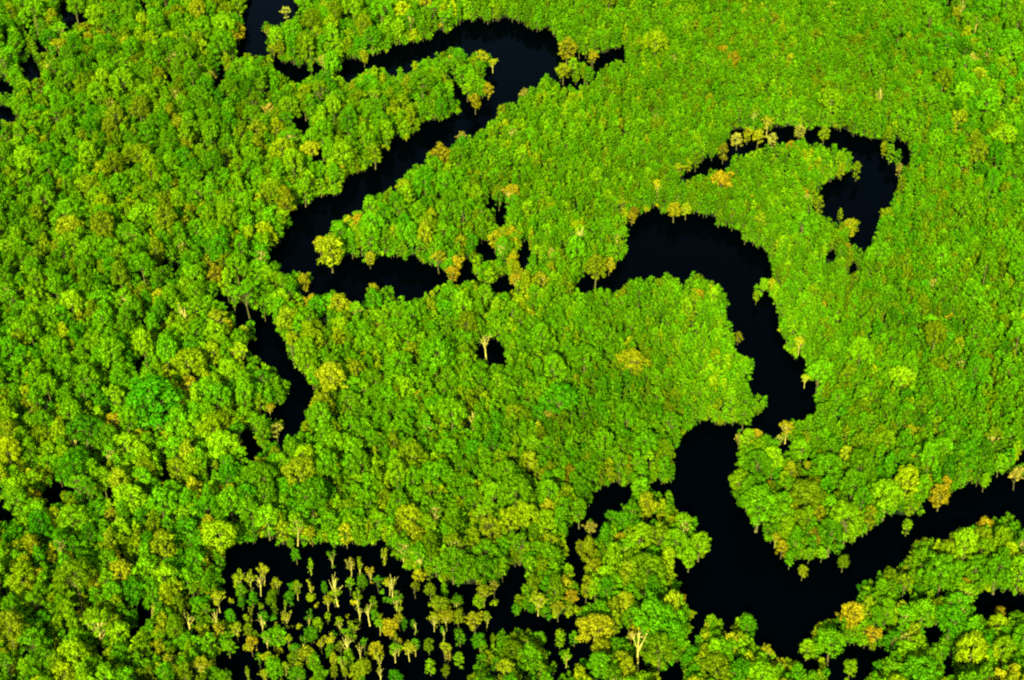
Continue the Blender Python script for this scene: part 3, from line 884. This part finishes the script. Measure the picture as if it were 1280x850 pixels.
COLOUR = {'bright': 'bright green', 'lime': 'lime green', 'green': 'mid green', 'emerald': 'emerald green', 'deep': 'dark green', 'olive': 'olive green',
          'moss': 'mossy green', 'yellowgreen': 'yellow-green', 'gold': 'golden', 'orange': 'orange-gold', 'tan': 'pale tan', 'rust': 'rusty brown',
          'yellow': 'bright yellow', 'olivegold': 'olive-gold'}
FORM = {'broad': 'broad tree', 'dome': 'round tree', 'small': 'slim tree', 'open': 'open-crowned tree', 'slender': 'slender tree',
        'snag': 'nearly bare tree', 'shrub': 'low bush'}
PLACES = [
 (640,45,'the wide top river loop'),(588,95,'the islet in the top loop'),(325,40,'the creek at the top edge'),(380,92,'the thin channel below the top creek'),
 (715,85,'the side inlet of the top loop'),(70,50,'the dark pools at upper left'),(12,120,'the black pools on the left edge'),(240,130,'the rough upper left forest'),
 (500,125,'the wooded spit inside the top loop'),(560,190,'the straight upper reach'),(420,225,'the upper reach, outer bank'),(345,305,'the sharp left elbow'),
 (415,300,'the tip of the pointed tongue'),(500,330,'the narrow left arm'),(605,320,'the little pools ending the left arm'),(630,255,'the pool on the pointed tongue'),
 (745,335,'the tapered start of the middle bend'),(850,270,'the top of the broad middle bend'),(960,350,'the outer side of the middle bend'),(905,390,'the inner side of the middle bend'),
 (1010,465,'the river elbow before the neck'),(940,165,'the thin upper arm of the oxbow'),(960,215,'the tongue inside the oxbow'),(1040,250,'the wide black oxbow pond'),
 (1120,190,'the corner of the oxbow pond'),(1062,320,'the tail pools of the oxbow'),(615,440,'the small pond on the central peninsula'),(330,420,'the winding left creek'),
 (380,500,'the wide foot of the left creek'),(230,320,'the head of the left creek'),(310,560,'the last pools of the left creek'),(208,590,'the small round pool at lower left'),
 (55,620,'the lower pools on the left edge'),(190,490,'the huge emerald crown'),(870,570,'the black pool above the confluence'),(950,525,'the narrow river neck'),
 (780,615,'the side channel behind the wooded island'),(720,690,'the narrow end of the side channel'),(830,680,'the wooded island beside the confluence'),(990,690,'the tip of the rounded headland'),
 (930,610,'the west shore of the rounded headland'),(1060,640,'the middle of the rounded headland'),(1150,630,'the lower right reach, far bank'),(1260,590,'the lower right reach, frame edge'),
 (1200,665,'the lower right reach, near bank'),(1090,740,'the near shore of the confluence'),(1070,820,'the hooked backwater at bottom right'),(1230,755,'the small backwater at lower right'),
 (940,790,'the spit at the bottom of the confluence'),(860,770,'the south end of the wooded island'),(370,760,'the west half of the flooded clearing'),(490,770,'the middle of the flooded clearing'),
 (590,760,'the east half of the flooded clearing'),(300,700,'the far corner of the flooded clearing'),(430,650,'the far edge of the flooded clearing'),(560,700,'the curved far shore of the clearing'),
 (650,815,'the clump beside the flooded clearing'),(270,810,'the ragged west end of the clearing'),(740,770,'the golden grove near the bottom'),(400,830,'the near edge of the flooded clearing'),
 (520,830,'the bottom shore of the clearing'),(1220,70,'the top right corner'),(1220,200,'the upper right edge'),(1180,340,'the even forest right of the oxbow'),(1210,460,'the even forest at mid right'),
 (1010,90,'the even forest above the oxbow'),(820,110,'the forest right of the top loop'),(690,190,'the middle of the pointed tongue'),(800,200,'the base of the pointed tongue'),
 (90,230,'the left edge forest'),(110,340,'the rough left forest'),(90,430,'the forest above the emerald crown'),(60,520,'the forest left of the emerald crown'),(140,590,'the forest below the emerald crown'),
 (120,670,'the lower left forest'),(40,740,'the bottom left edge'),(110,800,'the bottom left corner'),(190,740,'the dark gaps at lower left'),(230,660,'the olive domes above the clearing'),
 (450,420,'the west of the central peninsula'),(430,540,'the creek side of the central peninsula'),(540,500,'the heart of the central peninsula'),(560,600,'the southern central peninsula'),
 (700,430,'the north of the central peninsula'),(690,540,'the middle of the central peninsula'),(820,440,'the east of the central peninsula'),(820,540,'the east point of the central peninsula'),
 (660,640,'the southeast of the central peninsula'),(1050,450,'the forest beside the river elbow'),(1100,540,'the forest behind the rounded headland'),(1220,540,'the right edge forest'),
 (1160,820,'the bottom right forest'),(1240,820,'the bottom right corner'),(840,835,'the bottom edge below the wooded island'),(930,835,'the bottom edge beside the confluence'),
]
ORD = ['', 'leftmost', 'second from left', 'third from left', 'fourth from left', 'fifth from left', 'sixth from left', 'seventh from left', 'eighth from left', 'ninth from left']


def size_word(t):
    p = t['pr']
    return 'tiny' if p < 6.5 else 'small' if p < 9.5 else 'medium-sized' if p < 14 else 'large' if p < 21 else 'huge'


def describe(t):
    k, (lx, ly, where) = min(enumerate(PLACES), key=lambda q: (q[1][0] - t['px']) ** 2 + (q[1][1] - t['py']) ** 2)
    dx, dy = t['px'] - lx, t['py'] - ly
    side = 'at' if dx * dx + dy * dy < 14 ** 2 else ('right of' if dx > 0 else 'left of') if abs(dx) > abs(dy) * 1.15 else ('below' if dy > 0 else 'above')
    side = {'at': 'at', 'right of': 'right of', 'left of': 'left of', 'below': 'in front of', 'above': 'beyond'}[side]
    stem_ = '%s %s %s' % (size_word(t), COLOUR[t['leaf']], FORM[t['kind']])
    return stem_, side, where


by = {}
for t in own:
    t['desc'] = describe(t)
    by.setdefault(t['desc'], []).append(t)
for (stem_, side, where), ts in by.items():
    ts.sort(key=lambda t: t['px'])
    flat = len(ts) < 2 or (ts[-1]['px'] - ts[0]['px']) > (max(t['py'] for t in ts) - min(t['py'] for t in ts)) * .6
    if not flat:
        ts.sort(key=lambda t: t['py'])
    for i, t in enumerate(ts):
        lab = '%s %s %s' % (stem_, side, where)
        if len(ts) == 2:
            lab += ', the %s' % ((('left', 'right') if flat else ('upper', 'lower'))[i]) + ' one'
        elif len(ts) > 2:
            o = ORD[i + 1] if flat else ORD[i + 1].replace('leftmost', 'topmost').replace('left', 'top')
            lab += ', %s' % (o,)
        t['label'] = lab
        while len(t['label'].replace('-', '').split()) > 16: t['label'] = t['label'].split(' ', 1)[1]
GROUP = {'rainforest_tree': 'green rainforest trees', 'golden_tree': 'golden and tan trees dotted through the forest', 'swamp_tree': 'trees standing in the flooded clearing',
         'bare_tree': 'bare pale trees', 'swamp_bush': 'bushes in the flooded clearing'}
CATEGORY = {'rainforest_tree': 'tree', 'golden_tree': 'tree', 'swamp_tree': 'tree', 'bare_tree': 'dead tree', 'swamp_bush': 'bush'}
count = {}
for t in own:
    tm, cm, _, _, _ = KINDS[t['kind']][t['var']]
    nm = sort_of(t)
    count[nm] = count.get(nm, 0) + 1
    root = bpy.data.objects.new(nm, None)
    root.location = (t['x'], t['y'], 0)
    root.rotation_euler = (0, 0, t['rot'])
    root.scale = (t['s'] * t['asp'], t['s'] / t['asp'], t['sz'])
    root.empty_display_size = 2
    root['category'] = CATEGORY[nm]
    root['label'] = t['label']
    root['group'] = GROUP[nm]
    COL.objects.link(root)
    for pn, me in (('trunk', tm), ('crown', cm)):
        o = bpy.data.objects.new(pn, me)
        o.parent = root
        if pn == 'crown':
            o['tint'] = [float(c) for c in t['tint']]
        COL.objects.link(o)
print('trees', len(TREES), 'own', len(own), count)

# the mass: points that carry a tree of each kind
protos = bpy.data.collections.new('tree_kinds')
order = {}
names = []
for kind, lib in KINDS.items():
    for v, (tm, cm, R, H, D) in enumerate(lib):
        a, b = tm, cm
        nv = len(a.vertices)
        nm = '%s_tree_%02d' % (kind, v)
        me = bpy.data.meshes.new(nm)
        va = np.zeros(nv * 3, np.float32); a.vertices.foreach_get('co', va)
        vb = np.zeros(len(b.vertices) * 3, np.float32); b.vertices.foreach_get('co', vb)
        me.vertices.add(nv + len(b.vertices)); me.vertices.foreach_set('co', np.concatenate([va, vb]))
        la = np.zeros(len(a.loops), np.int32); a.loops.foreach_get('vertex_index', la)
        lb = np.zeros(len(b.loops), np.int32); b.loops.foreach_get('vertex_index', lb)
        sa = np.zeros(len(a.polygons), np.int32); a.polygons.foreach_get('loop_start', sa)
        sb = np.zeros(len(b.polygons), np.int32); b.polygons.foreach_get('loop_start', sb)
        me.loops.add(len(la) + len(lb)); me.loops.foreach_set('vertex_index', np.concatenate([la, lb + nv]))
        me.polygons.add(len(sa) + len(sb)); me.polygons.foreach_set('loop_start', np.concatenate([sa, sb + len(la)]))
        me.materials.append(a.materials[0]); me.materials.append(LEAF)
        me.polygons.foreach_set('material_index', np.concatenate([np.zeros(len(sa), np.int32), np.ones(len(sb), np.int32)]))
        for an in ('leaf_var', 'leaf_hue'):
            x = np.zeros(len(sb), np.float32); b.attributes[an].data.foreach_get('value', x)
            at = me.attributes.new(an, 'FLOAT', 'FACE'); at.data.foreach_set('value', np.concatenate([np.zeros(len(sa), np.float32), x]))
        me.update(calc_edges=True)
        protos.objects.link(bpy.data.objects.new(nm, me))
        names.append((nm, kind, v))
for i, (nm, kind, v) in enumerate(sorted(names)):
    order[(kind, v)] = i


def scatter(name, trees, label, category):
    n = len(trees)
    me = bpy.data.meshes.new(name)
    me.vertices.add(n)
    me.vertices.foreach_set('co', np.array([(t['x'], t['y'], 0) for t in trees], np.float32).ravel())
    at = me.attributes.new('which', 'INT', 'POINT'); at.data.foreach_set('value', np.array([order[(t['kind'], t['var'])] for t in trees], np.int32))
    at = me.attributes.new('turn', 'FLOAT_VECTOR', 'POINT'); at.data.foreach_set('vector', np.array([(0, 0, t['rot']) for t in trees], np.float32).ravel())
    at = me.attributes.new('grow', 'FLOAT_VECTOR', 'POINT'); at.data.foreach_set('vector', np.array([(t['s'] * t['asp'], t['s'] / t['asp'], t['sz']) for t in trees], np.float32).ravel())
    at = me.attributes.new('tint', 'FLOAT_COLOR', 'POINT'); at.data.foreach_set('color', np.array([t['tint'] + (1,) for t in trees], np.float32).ravel())
    me.update()
    o = bpy.data.objects.new(name, me)
    o['kind'] = 'stuff'; o['label'] = label; o['category'] = category
    COL.objects.link(o)
    ng = bpy.data.node_groups.new(name, 'GeometryNodeTree')
    ng.interface.new_socket('Geometry', in_out='INPUT', socket_type='NodeSocketGeometry')
    ng.interface.new_socket('Geometry', in_out='OUTPUT', socket_type='NodeSocketGeometry')
    N, L = ng.nodes.new, ng.links.new
    gi, go = N('NodeGroupInput'), N('NodeGroupOutput')
    ci = N('GeometryNodeCollectionInfo'); ci.inputs['Collection'].default_value = protos
    ci.inputs['Separate Children'].default_value = True; ci.inputs['Reset Children'].default_value = True
    ip = N('GeometryNodeInstanceOnPoints'); ip.inputs['Pick Instance'].default_value = True

    def att(nm, ty):
        a = N('GeometryNodeInputNamedAttribute'); a.data_type = ty; a.inputs['Name'].default_value = nm
        return a.outputs['Attribute']
    e2r = N('FunctionNodeEulerToRotation')
    L(att('turn', 'FLOAT_VECTOR'), e2r.inputs[0])
    L(gi.outputs[0], ip.inputs['Points']); L(ci.outputs[0], ip.inputs['Instance'])
    L(att('which', 'INT'), ip.inputs['Instance Index'])
    L(e2r.outputs[0], ip.inputs['Rotation'])
    L(att('grow', 'FLOAT_VECTOR'), ip.inputs['Scale'])
    L(ip.outputs[0], go.inputs[0])
    md = o.modifiers.new('scatter', 'NODES'); md.node_group = ng
    return o


scatter('forest_canopy', mass, 'dense green rainforest canopy of small crowns stretching behind and between the single trees', 'forest')

# ------------------------------------------------------------------ light
SUN_EL = math.radians(37.0)
SUN_AZ = math.radians(10.0)          # light travels away from the viewer and to the right
w = bpy.data.worlds.new('World'); S.world = w; w.use_nodes = True
nt = w.node_tree
sky = nt.nodes.new('ShaderNodeTexSky'); sky.sky_type = 'NISHITA'; sky.sun_disc = False
sky.sun_elevation = SUN_EL
bg = nt.nodes['Background']; bg.inputs['Strength'].default_value = 0.14
nt.links.new(sky.outputs[0], bg.inputs['Color'])
sd = bpy.data.lights.new('sun', 'SUN'); sd.energy = 5.0; sd.angle = math.radians(.5); sd.color = (1.0, .93, .80)
so = bpy.data.objects.new('sun', sd); COL.objects.link(so)
d = Vector((math.sin(SUN_AZ) * math.cos(SUN_EL), math.cos(SUN_AZ) * math.cos(SUN_EL), -math.sin(SUN_EL)))
so.rotation_euler = d.to_track_quat('-Z', 'Y').to_euler()
so.location = (0, 0, 900)
toward = -d
sky.sun_rotation = math.atan2(toward.x, toward.y)

S.view_settings.view_transform = 'Standard'
S.view_settings.look = 'None'
S.view_settings.exposure = 2.25
S.view_settings.gamma = 1.0
S.view_settings.use_curve_mapping = False
S.render.engine = 'CYCLES'
S.cycles.use_denoising = False
S.cycles.max_bounces = 6
S.cycles.diffuse_bounces = 3
S.cycles.filter_width = 2.2
